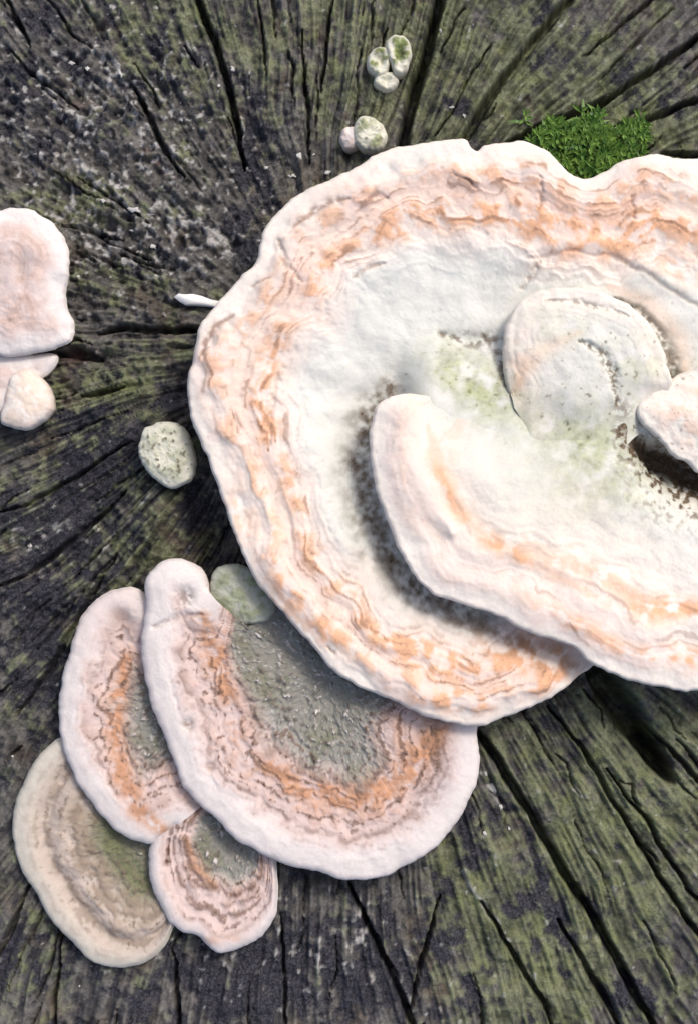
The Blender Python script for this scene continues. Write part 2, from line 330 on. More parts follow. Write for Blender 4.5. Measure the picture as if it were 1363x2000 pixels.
# ------------------------------------------------------------------ bracket builder
def catmull(P, n):
    P = np.array(P, float); m = len(P); out = []
    K = 24
    for i in range(m):
        p0, p1, p2, p3 = P[i-1], P[i], P[(i+1) % m], P[(i+2) % m]
        t = np.linspace(0, 1, K, endpoint=False)[:, None]
        out.append(.5*((2*p1) + (-p0+p2)*t + (2*p0-5*p1+4*p2-p3)*t**2 + (-p0+3*p1-3*p2+p3)*t**3))
    Q = np.concatenate(out); Q = np.concatenate([Q, Q[:1]])
    L = np.concatenate([[0], np.cumsum(np.hypot(*(np.diff(Q[:, :2], axis=0).T)))])
    s_ = np.linspace(0, L[-1], n, endpoint=False)
    return np.stack([np.interp(s_, L, Q[:, j]) for j in range(Q.shape[1])], -1), s_
def lobe(name, parent, outline, center, zref, shape, mat, nseg=500, nr=110, rim=14, th=36, wob=2.5, seed=1, att=.42, root=-12, bumpy=.9, attc=None, post=None):
    """outline: (x, y[, edge dz[, cx, cy]]); shape(x, y, d, t, s) -> (height, mask_a list, mask_b list)"""
    P = []
    for q in outline:
        q = list(q)
        if len(q) == 2: q.append(0)
        if len(q) == 3: q += list(center)
        P.append(q)
    ar = sum(P[i-1][0]*P[i][1]-P[i][0]*P[i-1][1] for i in range(len(P)))
    if ar > 0: P = P[::-1]                     # run anticlockwise seen from above (image y points down)
    Q, s_ = catmull(P, nseg)
    ox, oy, dz, cx, cy = Q.T
    L = np.hypot(ox-cx, oy-cy); ux, uy = (ox-cx)/L, (oy-cy)/L
    wv = wob*(fbm(ox/34, oy/34, seed+5, 3) + .8*perlin(ox/90, oy/90, seed+8))
    ox, oy = ox+ux*wv, oy+uy*wv
    k = (D - zref*S)/D
    mL = L.mean()
    ts = np.unique(np.concatenate([1-np.linspace(0, 1, nr)[1:-1]**1.0, 1-np.array([0, .4, 1, 2, 3.2, 4.8, 7, 9.5, 12.5])*rim/14/mL]))
    ts = ts[ts > .012]
    T, I = np.meshgrid(ts, np.arange(nseg), indexing='ij')
    c0x, c0y = center
    def path(t, i):
        bx_, by_ = .5*(c0x+ox)+.6*(cx-c0x), .5*(c0y+oy)+.6*(cy-c0y)
        return (1-t)**2*c0x + 2*t*(1-t)*bx_[i] + t*t*ox[i], (1-t)**2*c0y + 2*t*(1-t)*by_[i] + t*t*oy[i]
    x, y = path(T, I)
    # distance to the nearest free stretch of the margin (where it grows out of its neighbour there is none)
    fr = np.nonzero(dz > -5)[0]; fx, fy = ox[fr].astype(np.float32), oy[fr].astype(np.float32)
    xf, yf = x.ravel().astype(np.float32), y.ravel().astype(np.float32); d = np.empty(len(xf)); near = np.empty(len(xf), int)
    for c_ in range(0, len(xf), 20000):
        e = (xf[c_:c_+20000, None]-fx)**2 + (yf[c_:c_+20000, None]-fy)**2
        j = e.argmin(1); near[c_:c_+20000] = fr[j]; d[c_:c_+20000] = np.sqrt(e[np.arange(len(j)), j])
    d = d.reshape(x.shape); near = near.reshape(x.shape); sN = s_[near]
    d = np.maximum(0, d - .6*(d < 3))
    h, ma, mb = shape(x, y, d, T, sN)
    rimn = rim*(1+.35*perlin(s_/60, 0*s_, seed+9))[near]
    dd = np.clip(d/rimn, 0, 1)
    z = zref + h + dz[I]*ss(.3, 1., T) - rimn*(1-np.sqrt(np.clip(1-(1-dd)**2, 0, 1)))
    z = z + bumpy*(fbm(x/22, y/22, seed+11, 3) + 1.2*fbm(x/70, y/70, seed+12, 2))
    if post: z = post(x, y, z)
    co = U(x.ravel(), y.ravel(), z.ravel(), k)
    nt_ = len(ts); c0 = co.reshape(nt_, nseg, 3)[0].mean(0)
    co = np.concatenate([co, c0[None]])
    a = np.arange(nseg); b = (a+1) % nseg
    q = np.concatenate([np.stack([i*nseg+a, (i+1)*nseg+a, (i+1)*nseg+b, i*nseg+b], -1) for i in range(nt_-1)])
    fan_tri = np.stack([np.full(nseg, nt_*nseg), a, b], -1)
    def full(m): 
        A = np.stack([np.broadcast_to(v, x.shape).ravel() for v in m], -1)
        return np.concatenate([A, A[:nseg].mean(0)[None]])
    o = mesh_obj(name, co, q, mat, parent, {"mask_a": full(ma), "mask_b": full(mb)}, tris=fan_tri)
    # underside: rounds in from the margin, then tapers to where it grows from the wood
    ez = z[-1]; acx, acy = attc or (cx.mean(), cy.mean())
    rows = []
    for tt, dzz in ((1., 0), (.994, -.45), (.98, -.75), (.95, -.93), (.88, -1.05), (.78, -1.15), (.66, -1.3), (.55, None), (att, 'r')):
        xx, yy = path(tt, np.arange(nseg))
        if dzz is None: zz = (ez-1.6*th)*.55 + root*.45
        elif dzz == 'r': zz = np.full(nseg, float(root))
        else: zz = ez + dzz*th
        zz = np.maximum(zz, root) if dzz != 0 else ez
        rows.append(U(xx, yy, zz, k))
        rows[-1][:, 2] = zz*S
    uc = np.concatenate(rows); m = len(rows)
    uq = np.concatenate([np.stack([i*nseg+a, (i+1)*nseg+a, (i+1)*nseg+b, i*nseg+b], -1) for i in range(m-1)])
    mesh_obj("pore_surface", uc, uq, M_PORE, o)
    return o
def Z(x): return np.zeros_like(x)
clip = lambda v: np.clip(v, 0, 1)

# ------------------------------------------------------------------ the big rosette
big = thing("bracket_fungus", "huge pale pink and cream bracket fungus with whorled overlapping lobes", "fungus")
rim2 = [(1030, 505), (1110, 492), (1200, 502), (1270, 540), (1363, 596), (1450, 660)]
inner_edge = [(775, 750), (735, 785), (715, 840), (708, 910), (722, 985), (755, 1070), (815, 1150), (900, 1190), (1010, 1245), (1110, 1275)]
# the lobes run into one another along this line at the heart of the rosette: they meet there almost level
JX = [760, 800, 850, 900, 960, 1030, 1100, 1170, 1210, 1260]; JY = [772, 780, 792, 814, 838, 852, 862, 856, 834, 800]; ZJ = 182.
def meet(x, y):
    sd_ = y - np.interp(x, JX, JY) + 7*perlin(x/45, y/45, 161); return sd_, ss(770, 850, x)*ss(1310, 1220, x)
def post_outer(x, y, z):
    q, wx_ = meet(x, y); w_ = wx_*np.exp(-(q/85)**2)*ss(1080, 1000, x); return z + (ZJ + .05*q - z)*w_
def post_inner(x, y, z):
    q, wx_ = meet(x, y); w_ = wx_*np.where(q > 0, np.exp(-(q/110)**2), 1.); return z + (ZJ + .2*q - z)*w_
def post_whorl(x, y, z):
    q, wx_ = meet(x, y); w_ = ss(1000, 1040, x)*ss(1310, 1220, x)*np.where(q < 0, np.exp(-(q/75)**2), 1.); return z + (ZJ - .14*q - z)*w_
def core(x, y):
    """algae, cool tint and specks shared by the lobes that grow into one another at the heart of the rosette"""
    n2 = fbm(x/40, y/40, 151, 4); n3 = fbm(x/13, y/13, 152, 3); n1 = fbm(x/120, y/120, 153, 2)
    al = .75*blob(x, y, 935, 765, 95, 55, 30) + .30*blob(x, y, 880, 700, 70, 50) + .62*blob(x, y, 1150, 860, 110, 70, 20) + .22*blob(x, y, 1080, 640, 100, 60) + .35*blob(x, y, 1250, 715, 60, 60) + .25*blob(x, y, 1200, 960, 160, 60)
    al = clip(al*ss(-.7, .5, n2+.2)*(1+.3*n3) + .10*blob(x, y, 1130, 930, 300, 180))
    sp = ss(.62, 1.0, n3+.3*n2)*clip(.8*blob(x, y, 1200, 690, 150, 120) + .75*blob(x, y, 930, 740, 90, 70) + .6*blob(x, y, 1130, 830, 120, 60) + .35*blob(x, y, 730, 900, 60, 140))
    return al, clip(sp)
def sh_outer(x, y, d, t, s):
    n1 = fbm(x/150, y/150, 101, 3); n2 = fbm(x/38, y/38, 102, 4); n3 = fbm(x/14, y/14, 103, 3)
    low = ss(900, 1250, y)                      # towards the low end the bands crowd to the margin
    d2 = d*(1+.22*low) + 26*n1 + 7*n2
    con = perlin(s/160, d2/9, 104); con2 = perlin(s/90, d2/17, 105)     # concentric growth lines
    lines = ss(.22, .62, con + .35*n2)*ss(18, 45, d2)*ss(230, 150, d2)
    orange = .62*bump(d2, 62, 24)*ss(-.35, .5, n2+con2*.6) + .80*bump(d2, 142, 27)*ss(-.45, .45, n2+.5*con) + .22*bump(d2, 100, 55)
    for a in ((840, 1300, 90, 38, 25), (900, 1375, 70, 22, 0), (1060, 1290, 80, 28, 12), (1000, 1280, 80, 24, 20), (1080, 1330, 50, 14, -25), (770, 1250, 50, 18, 35), (560, 1180, 30, 60, -35), (470, 1010, 24, 60, -20), (980, 418, 110, 22, 3), (1130, 440, 90, 24, 12),
              (790, 455, 50, 16, -8), (1310, 520, 80, 26, 25), (1260, 430, 60, 30, 10), (520, 800, 14, 90, 3), (1030, 350, 60, 18, 0), (640, 1240, 40, 20, 35)):
        orange = orange + .62*blob(x, y, *a)*ss(-.5, .3, n2 + .5*con)
    orange *= 1-.5*stroke(x, y, [(905, 290), (800, 310), (700, 350)], 40)
    brown = .62*lines*ss(0, .5, n1+.45) + .35*ss(.45, .9, n3+.3*n2)*ss(30, 60, d2)*ss(200, 150, d2)
    grooves = [([(395, 705), (405, 665), (430, 632), (455, 618)], 8, .8), ([(575, 445), (610, 415), (660, 392), (680, 390)], 8, .75), ([(720, 395), (735, 380), (755, 388)], 8, .7),
               ([(545, 470), (560, 520), (590, 550)], 9, .55), ([(490, 560), (525, 545)], 7, .55), ([(690, 545), (715, 525), (750, 515)], 7, .6), ([(1052, 345), (1056, 395), (1050, 410)], 6, .6),
               ([(1232, 385), (1236, 430)], 7, .6), ([(1052, 510), (1040, 535), (1022, 560)], 9, .5), ([(640, 1262), (655, 1275)], 9, .7), 
               ([(525, 880), (530, 800), (545, 730)], 6, .35), ([(880, 340), (930, 370)], 8, .35), ([(1080, 770), (1090, 790)], 6, .3)]
    gr = Z(x)
    xj = x+4*n3; yj = y+4*n2
    for pts, wd, am in grooves:
        g_ = stroke(xj, yj, pts, wd); gr = gr - 5*g_; brown = np.maximum(brown, am*g_*ss(-.6, .2, n3))
    r2 = stroke(xj, yj, rim2, 4.5, taper=False); brown = np.maximum(brown, .3*r2)
    cool = ss(165, 235, d2)*.9*(1-.75*bump(low*1., 1, .4)*ss(260, 200, d2))
    cool = np.maximum(cool, .55*stroke(x, y, [(920, 300), (830, 300), (760, 335)], 30) )
    cool *= 1-clip(orange)
    pink = clip(.55*bump(d2, 90, 60)*ss(-.5, .5, n1) + .25)*ss(12, 30, d2)*(1-ss(190, 240, d2))
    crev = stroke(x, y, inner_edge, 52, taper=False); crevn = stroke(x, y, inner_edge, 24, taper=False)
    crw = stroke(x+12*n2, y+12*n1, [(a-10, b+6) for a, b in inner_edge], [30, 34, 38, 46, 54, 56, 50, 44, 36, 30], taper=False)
    dirt_shade = clip(.60*crw*ss(-.9, .6, n2+.5*n3)*ss(.0, .7, crw) + .35*crevn*ss(-.8, .6, n3+.3*n2) + .5*ss(.75, 1., n3+.3*n2)*crev)  # crevice grime, with the shade beside the inner lobe painted in
    brown = np.maximum(brown, .55*stroke(x+8*n2, y+8*n1, [(880, 1215), (980, 1250), (1080, 1285), (1130, 1300)], 26)*ss(-.6, .3, n2+.4*con))
    dirt_shade *= 1-.8*low*ss(900, 1050, x)
    hollow = blob(x, y, 880, 690, 60, 45) ; hol2 = stroke(x, y, [(860, 650), (920, 665), (972, 665), (985, 740), (1012, 795)], 18)
    dirt_shade = np.maximum(dirt_shade, clip(.8*hol2*ss(-.35, .4, n3+.5*n2) + .5*ss(.75, 1.1, n3+n2*.5)*blob(x, y, 900, 690, 110, 90)))
    al, sp = core(x, y); algae = al; dirt_shade = np.maximum(dirt_shade, sp)
    ce = stroke(x+4*n3, y+4*n3, [(1205, 583), (1255, 606), (1294, 652), (1314, 700), (1324, 765)], [4, 7, 12, 13, 9])
    dirt_shade = np.maximum(dirt_shade, .85*ce*ss(-.7, .2, n3)); orange = clip(orange + .35*stroke(x, y, [(1190, 560), (1270, 590), (1330, 660), (1350, 760)], 20))
    dh = d*(1+.22*low) + 20*n1 + 2*n2
    h = 15*bump(dh, 58, 34) + 7*bump(dh, 128, 24) - 28*ss(165, 300, d) + 1.5*con*ss(15, 40, d)*ss(260, 180, d) + 1.2*con2*ss(300, 200, d) + gr
    h += 9*n1*ss(0, 60, d) + 2.5*n2*ss(10, 40, d)*ss(260, 170, d)
    ins = ss(0, 70, y-np.interp(x, [q_[0] for q_ in rim2], [q_[1] for q_ in rim2]))*ss(980, 1060, x)
    h += -4*ins - 4*r2 + 4*stroke(x, y, [(a, b-16) for a, b in rim2], 16)
    h -= 12*ce
    h -= 150*blob(x, y, 1310, 900, 170, 110) + 26*crev + 8*hol2 - 34*blob(x, y, 1150, 700, 260, 150) - 38*blob(x, y, 940, 770, 170, 75, 15)
    return h, [clip(orange), clip(brown), clip(cool), pink], [algae, dirt_shade, Z(x), Z(x)+1]
outer = [(1150, 1312), (1105, 1345), (1060, 1372), (1000, 1398), (930, 1421), (880, 1412), (820, 1395), (740, 1357), (690, 1335), (640, 1300), (610, 1262), (580, 1230), (540, 1180), (508, 1148), (482, 1100), (458, 1045),
         (438, 990), (418, 935), (405, 890), (385, 850), (372, 805), (365, 765), (372, 720), (382, 680), (388, 640), (402, 618), (440, 575), (470, 540), (500, 508), (506, 475), (520, 440), (545, 408), (590, 375), (640, 350), (700, 322),
         (745, 296), (790, 281), (850, 273), (903, 267), (920, 285), (932, 291), (950, 282), (990, 276), (1035, 276), (1070, 292), (1090, 315), (1115, 335), (1152, 346), (1185, 332), (1220, 312), (1280, 300), (1340, 308),
         (1430, 320), (1540, 380), (1620, 480), (1660, 640), (1650, 840), (1590, 1000), (1480, 1130), (1330, 1220), (1220, 1265)]
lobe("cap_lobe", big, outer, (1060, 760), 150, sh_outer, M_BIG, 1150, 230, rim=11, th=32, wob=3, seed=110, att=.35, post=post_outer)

def sh_inner(x, y, d, t, s):
    n1 = fbm(x/160, y/160, 201, 3); n2 = fbm(x/40, y/40, 202, 4); n3 = fbm(x/14, y/14, 203, 3)
    d2 = d + 22*n1 + 6*n2
    con = perlin(s/220, d2/10, 204); con2 = perlin(s/160, d2/24, 205)
    low = ss(1000, 1200, y)
    rgt = ss(950, 1150, x)*low
    orange = (.18+.55*rgt)*bump(d2, 62, 20)*ss(-.5, .4, n2+.5*con) + (.30+.45*rgt)*bump(d2, 150, 24)*ss(-.6, .3, n2+.4*con) + .45*stroke(x+5*n2, y+5*n3, [(835, 830), (850, 890), (880, 985), (950, 1060), (1060, 1110), (1160, 1165)], 15)
    for a in ((1120, 1210, 22, 12, 30), (1290, 1190, 110, 14, 0), (1300, 1275, 100, 16, 8), (1000, 1080, 70, 18, 35), (870, 960, 16, 60, -30)):
        orange = orange + .5*blob(x, y, *a)*ss(-.5, .3, n2)
    brown = .30*ss(.3, .7, con+.3*n2)*ss(30, 60, d2)*ss(220, 160, d2)*(.25+low) + .5*stroke(x+3*n3, y+3*n3, [(1110, 1215), (1130, 1245), (1150, 1262)], 5)
    cool = np.maximum(.75*ss(190, 290, d2)*ss(-.6, .5, n1+.2), .88*ss(130, 10, meet(x, y)[0])*ss(790, 880, x))
    pink = clip(.55*ss(15, 35, d2)*ss(150, 90, d2)*ss(-.6, .4, n1+.2))
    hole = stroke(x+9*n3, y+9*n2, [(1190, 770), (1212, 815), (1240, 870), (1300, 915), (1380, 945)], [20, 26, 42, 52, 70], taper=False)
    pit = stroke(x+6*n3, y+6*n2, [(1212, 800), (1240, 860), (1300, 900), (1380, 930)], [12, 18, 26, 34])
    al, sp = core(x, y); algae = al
    dirt_shade = clip(.9*hole*ss(-.1, .5, n3+.5*n2+.5*pit)*ss(.05, .6, hole) + .9*pit + .9*ss(.1, .7, n3+.3*n2+.3*blob(x, y, 1345, 940, 60, 50))*blob(x, y, 1335, 965, 90, 60))
    dirt_shade = np.maximum(dirt_shade, sp)
    dh = d + 20*n1 + 1.5*n2
    h = 9*bump(dh, 52, 34) + 5*bump(dh, 120, 30) - 22*ss(150, 420, d) + .6*con*ss(15, 40, d)*ss(330, 200, d) + 1.2*con2*ss(20, 80, d)*ss(330, 200, d) + 10*n1*ss(0, 90, d)
    h += 12*stroke(x, y, [(805, 800), (800, 870), (830, 960), (880, 1040)], 34) - 40*hole - 70*pit
    return h, [clip(orange), clip(brown), clip(cool), pink], [algae, clip(dirt_shade), Z(x), Z(x)+1]
inner = [(740, 788), (724, 830), (722, 880), (730, 935), (746, 990), (770, 1050), (800, 1110), (838, 1156), (890, 1178), (960, 1198), (1020, 1230), (1085, 1252), (1118, 1262), (1150, 1292), (1200, 1318), (1250, 1336), (1310, 1345), (1363, 1352),
         (1470, 1340), (1580, 1260), (1650, 1100, -10), (1680, 930, -20), (1640, 780, -60), (1500, 730, -90), (1340, 720, -90), (1220, 740, -80), (1120, 770, -80), (1040, 800, -75), (960, 800, -70), (895, 785, -62), (840, 772, -44), (788, 768, -16)]
lobe("cap_lobe", big, inner, (1240, 900), 205, sh_inner, M_BIG, 900, 190, rim=9, th=28, wob=3, seed=210, att=.3, root=60, post=post_inner)

def sh_whorl(x, y, d, t, s):
    n1 = fbm(x/110, y/110, 301, 3); n2 = fbm(x/34, y/34, 302, 4); n3 = fbm(x/12, y/12, 303, 3)
    d2 = d + 12*n1 + 5*n2
    con = perlin(s/120, d2/10, 304)
    orange = .35*blob(x, y, 1010, 720, 26, 70, 5)*ss(-.4, .4, n2) + .28*stroke(x, y, [(1000, 770), (1050, 690), (1130, 650)], 20)
    cool = .6*ss(20, 70, d2)*ss(1000, 1120, x) + .2
    al, sp = core(x, y); algae = al
    pts = stroke(x+4*n3, y+4*n2, [(1130, 668), (1175, 690), (1195, 730), (1205, 790)], 11)
    pts2 = stroke(x+3*n3, y+3*n2, [(1060, 588), (1120, 588), (1190, 604), (1225, 620)], 5)
    dirt_shade = clip(sp + .85*pts*ss(-.3, .3, n3) + .6*pts2*ss(-.3, .3, n3) + .7*blob(x, y, 1215, 800, 22, 22)*ss(-.3, .2, n3))
    h = 8*ss(0, 50, d) + 10*ss(40, 150, d)*ss(900, 760, y) + 1.2*con*ss(100, 50, d) - 9*pts - 5*pts2 + 5*n1
    return h, [clip(orange), Z(x), clip(cool), Z(x)+.1], [algae, dirt_shade, Z(x), Z(x)+1]
whorl = [(1035, 845, -45), (1008, 800, -16), (988, 745), (980, 700), (984, 655), (1000, 612), (1030, 578), (1085, 560), (1140, 562), (1195, 575), (1245, 605), (1282, 650), (1302, 700), (1312, 750), (1300, 800, -40), (1250, 850, -50), (1160, 900, -48), (1080, 885, -50)]
lobe("cap_lobe", big, whorl, (1140, 735), 190, sh_whorl, M_BIG, 420, 90, rim=11, th=26, wob=3, seed=310, att=.4, root=60, post=post_whorl)

def sh_fold(x, y, d, t, s):
    n2 = fbm(x/34, y/34, 402, 4); n3 = fbm(x/12, y/12, 403, 3)
    orange = .35*bump(d, 55, 25)*ss(-.4, .4, n2); pink = .55*ss(6, 22, d)*ss(-.6, .3, n2)
    dirt_shade = .7*ss(.8, 1.05, n3+.3*n2)
    return 10*ss(0, 80, d)+2.5*n2-26*ss(830, 720, y), [orange, .2*ss(.5, .8, n3), Z(x)+.15, pink], [Z(x)+.05, dirt_shade, Z(x), Z(x)+1]
fold = [(1246, 792, -2), (1250, 818), (1268, 842), (1292, 862), (1316, 890), (1340, 903), (1366, 924), (1430, 940), (1510, 900), (1550, 800, -2), (1500, 720, -2), (1400, 700, -2), (1320, 735, -2), (1270, 768, -2)]
lobe("cap_lobe", big, fold, (1400, 815), 200, sh_fold, M_BIG, 300, 70, rim=10, th=22, wob=3, seed=410, att=.4, root=90)
# ------------------------------------------------------------------ lower cluster of brackets
GRP = "brackets fanned out below the big fungus"
def sh_low(cool0, band, seed, brownline=None, white=85, bw=28, cw=40, dmap=None, nz=1.):
    def f_(x, y, d, t, s):
        n1 = fbm(x/110, y/110, seed, 3); n2 = fbm(x/32, y/32, seed+1, 4); n3 = fbm(x/11, y/11, seed+2, 3)
        if dmap: d = dmap(x, y, d, t)
        d2 = d + 12*n1*nz + 8*n2*nz; dh = d + 9*n1*nz + 2*n2*nz
        con = perlin(s/110, d2/9, seed+4); con2 = perlin(s/140, d2/20, seed+5)
        orange = clip(1.05*bump(d2, band, bw)*ss(-.55, .25, n2+.5*con) + .45*bump(d2, band-36, 30)*ss(-.1, .5, n2+.4*n3))
        pink = clip(1.0*ss(white-45, white+5, d2)*ss(cool0+25, cool0-25, d2) + .35*ss(.2, .7, n3+.3*con)*ss(20, 60, d2) + .12)
        brown = clip(.72*ss(.2, .55, con+.4*n3)*ss(white-30, white+10, d2)*ss(cool0+60, cool0, d2) + .35*ss(.5, .85, n3+.2*n2)*ss(white-40, white, d2))
        if brownline: brown = np.maximum(brown, sum(a*bump(d2, c_, w_)*ss(-.7, .1, n2+.3*n3) for c_, w_, a in brownline))
        cool = ss(cool0-cw, cool0+cw*.6, d2)
        light = ss(.25, .7, n3+.5*con2)*cool
        algae = clip(.5*cool*ss(.0, .6, n1+.3*n2))
        dirt_shade = clip(.75*cool*ss(.3, .75, n3+.4*n2) )
        crumb = ss(.6, .85, fbm(x/14, y/14, seed+8, 3) + .45*n2)*ss(cool0-10, cool0+30, d2); algae = algae*(1-crumb); dirt_shade = dirt_shade*(1-crumb); cool = cool*(1-.8*crumb)*(1-.5*light); algae = algae*(1-light); pink = pink*(1-.6*ss(cool0, cool0+40, d2))
        h = 5*crumb + 10*bump(dh, white*.55, white*.45) - 26*ss(cool0-40, cool0+120, d) + 1.3*con*ss(20, 60, d) + 1.6*con2*ss(20, 60, d) + 3.5*n2*ss(white-30, white+20, d) + 4*n3*ss(cool0-60, cool0, d) + 6*n1*ss(10, 80, d)
        return h, [orange, brown, clip(cool), pink], [algae, dirt_shade, Z(x), Z(x)+1]
    return f_
def bracket(label, outline, center, zref, shape, mat, nm="bracket_fungus", group=GRP, **kw):
    t = thing(nm, label, "fungus", group); lobe("cap", t, outline, center, zref, shape, mat, **kw); return t

kc = (425, 1265)
A_out = [(402, 1190, -6, *kc), (409, 1158, -6, *kc), (392, 1110, 0, *kc), (342, 1090, 4, *kc), (302, 1108, 4, *kc), (282, 1145, 2, *kc), (284, 1190, 0, 450, 1280), (275, 1235, 0, 480, 1295), (277, 1300, 0, 540, 1310), (297, 1385), (325, 1450), (358, 1538), (400, 1582), (462, 1640),
         (530, 1682), (600, 1702), (690, 1722), (745, 1715), (790, 1695), (860, 1650), (908, 1582), (935, 1510), (932, 1440), (925, 1370, -8), (870, 1260, -15), (760, 1170, -16), (680, 1130, -16), (600, 1130, -16, 600, 1280), (530, 1190, -12, 560, 1280), (480, 1226, -8, 540, 1280), (432, 1214, -6, 500, 1275)]
A0 = sh_low(205, 150, 600, [(82, 7, .5), (188, 10, .55)], dmap=lambda x, y, d, t: d + 150*ss(420, 480, x)*ss(1340, 1250, y) + 70*ss(560, 700, x)*ss(1420, 1320, y))
def sh_A(x, y, d, t, s):
    h, a, b = A0(x, y, d, t, s); n3 = fbm(x/11, y/11, 661, 3)
    spot = blob(x, y, 368, 1415, 12, 13) + .8*blob(x, y, 412, 1497, 9, 9) + 1.0*blob(x, y, 364, 1165, 17, 20) + .5*stroke(x, y, [(300, 1225), (350, 1205), (395, 1200)], 9)
    h = h - 11*spot; a[1] = clip(np.maximum(a[1], .75*spot*ss(-.6, .2, n3)))
    n7 = fbm(x/24, y/24, 663, 3); a[0] = clip(.55*a[0] + .9*(stroke(x+7*n7, y+7*n7, [(402, 1208), (420, 1280), (446, 1350)], [16, 22, 18]) + stroke(x+8*n7, y+8*n7, [(530, 1495), (590, 1545), (680, 1562), (780, 1532), (850, 1455), (870, 1410)], [18, 26, 28, 26, 22, 16]))*ss(-.8, .2, n7)); rgt = ss(800, 900, x); a[3] = clip(a[3] + .5*rgt*ss(20, 60, d)); a[1] = clip(a[1] + .42*ss(780, 860, x)*ss(40, 70, d)*ss(130, 90, d)*ss(-.4, .5, n3) + .25*ss(740, 860, x)*ss(120, 160, d)); a[0] = clip(a[0]*(1-.6*rgt*ss(140, 90, d)) + .8*blob(x, y, 840, 1440, 45, 30, -60)); 
    return h, a, b
bracket("largest lower bracket fungus, white rim, orange band, gritty grey middle", A_out, (650, 1325), 96, sh_A, M_LOW, nseg=760, nr=150, rim=16, th=34, wob=2.6, seed=620, att=.45, bumpy=.55)

B_out = [(300, 1175), (268, 1150), (235, 1148), (198, 1162), (160, 1202), (138, 1262), (122, 1320), (112, 1385), (119, 1450), (145, 1520), (180, 1578), (228, 1628), (285, 1650), (315, 1638), (360, 1600, -8), (430, 1540, -15), (450, 1420, -15), (420, 1290, -15), (360, 1210, -10)]
def sh_B(x, y, d, t, s):
    h, a, b = sh_low(135, 105, 700, [(136, 8, .45), (66, 8, .25)], white=72, bw=19)(x, y, d, t, s)
    kn = blob(x, y, 240, 1205, 30, 20, 30)
    a[1] = clip(a[1] + .45*kn); n7 = fbm(x/24, y/24, 733, 3); a[0] = clip(a[0]*.35*ss(1220, 1300, y) + .95*stroke(x+6*n7, y+6*n7, [(250, 1270), (238, 1350), (226, 1430), (238, 1510), (272, 1580), (322, 1622)], [10, 14, 18, 20, 20, 14])*ss(-.9, .1, n7)); a[3] = clip(a[3] + .3*ss(1330, 1200, y))
    return h-8*kn, a, b
bracket("crescent bracket fungus with rusty stripe, half tucked under the largest lower bracket", B_out, (375, 1400), 62, sh_B, M_LOW, nseg=460, nr=100, rim=15, th=28, wob=2.4, seed=720, att=.45, bumpy=.55)

D_out = [(303, 1618), (293, 1650), (290, 1695), (300, 1742), (320, 1785), (350, 1818), (384, 1828), (402, 1850), (432, 1865), (470, 1856), (510, 1832), (536, 1790), (543, 1740), (541, 1690), (532, 1650, -8), (500, 1580, -14), (420, 1545, -14), (345, 1560, -14)]
def sh_D(x, y, d, t, s):
    h, a, b = sh_low(135, 112, 800, [(72, 5, .8), (92, 4, .55), (110, 8, .85), (40, 4, .25)], white=50, cw=22, bw=16, nz=.45, dmap=lambda x, y, d, t: np.where(t > 0, (1-t)*255, d))(x, y, d, t, s)
    a[0] = clip(a[0]*.3 + .7*stroke(x, y, [(365, 1640), (385, 1690), (420, 1730)], 14) + .55*blob(x, y, 415, 1835, 20, 9) + .4*blob(x, y, 460, 1830, 16, 8)); b[0] = clip(b[0]+.5*ss(120, 160, d))
    fold_ = stroke(x, y, [(330, 1640), (325, 1690)], 7); a[1] = clip(a[1]+.5*fold_)
    return h-8*fold_, a, b
bracket("small cream bracket fungus with brown growth rings and a notched lower edge", D_out, (470, 1600), 52, sh_D, M_LOW, nseg=400, nr=90, rim=13, th=26, wob=3., seed=820, att=.45, bumpy=.5)

C_out = [(145, 1438), (108, 1447), (70, 1482), (40, 1540), (23, 1600), (28, 1660), (45, 1712), (72, 1752), (100, 1802), (140, 1842), (182, 1880), (232, 1892), (282, 1884), (320, 1852), (340, 1812), (372, 1760, -6), (380, 1680, -8), (350, 1580, -8), (280, 1500, -8), (200, 1450, -4)]
C0 = sh_low(160, 130, 900, [(64, 9, .7), (112, 14, .8), (26, 4, .3), (88, 3, .3), (138, 8, .5)], white=50, cw=60, nz=.6, dmap=lambda x, y, d, t: (1-t)*290)
def sh_C(x, y, d, t, s):
    h, a, b = C0(x, y, d, t, s); a[0] = a[0]*.35; d = (1-t)*290; b[0] = clip(b[0]*.5+.75*bump(d, 172, 32)); a[1] = a[1]*.9; b[1] = b[1]*.6
    return h + 7*bump(d, 88, 18) - 6*bump(d, 60, 12), a, b
bracket("beige ringed bracket fungus with olive green middle, tucked under the crescent bracket", C_out, (345, 1625), 34, sh_C, M_OLD, nseg=440, nr=110, rim=13, th=24, wob=2., seed=920, att=.5, bumpy=.5)

# ------------------------------------------------------------------ fungus at the rim of the stump and small buds
def sh_side(x, y, d, t, s):
    n1 = fbm(x/90, y/90, 1001, 3); n2 = fbm(x/30, y/30, 1002, 4); d2 = d+10*n1+5*n2
    con = perlin(s/90, d2/10, 1004)
    a = [clip(.32*bump(d2, 75, 40)*ss(-.5, .4, n2+.4*con)), clip(.16*ss(.2, .8, con+.3*n2)*ss(25, 60, d2)*ss(130, 90, d2) + .3*blob(x, y, 48, 520, 14, 34) + .2*ss(.2, .8, n2)*ss(40, 80, d2)), clip(.25*ss(100, 160, d2)), clip(.75*ss(15, 45, d2))]
    return 10*ss(0, 60, d) + 1.2*con*ss(15, 40, d)*ss(130, 90, d) - 9*blob(x, y, 48, 530, 16, 34) + 6*blob(x, y, 48, 530, 40, 60) + 5*n1, a, [Z(x), .4*ss(.9, 1.2, n2), Z(x), Z(x)+1]
side = thing("bracket_fungus", "pinkish rounded bracket fungus with a small yellowish knob under its lower edge", "fungus")
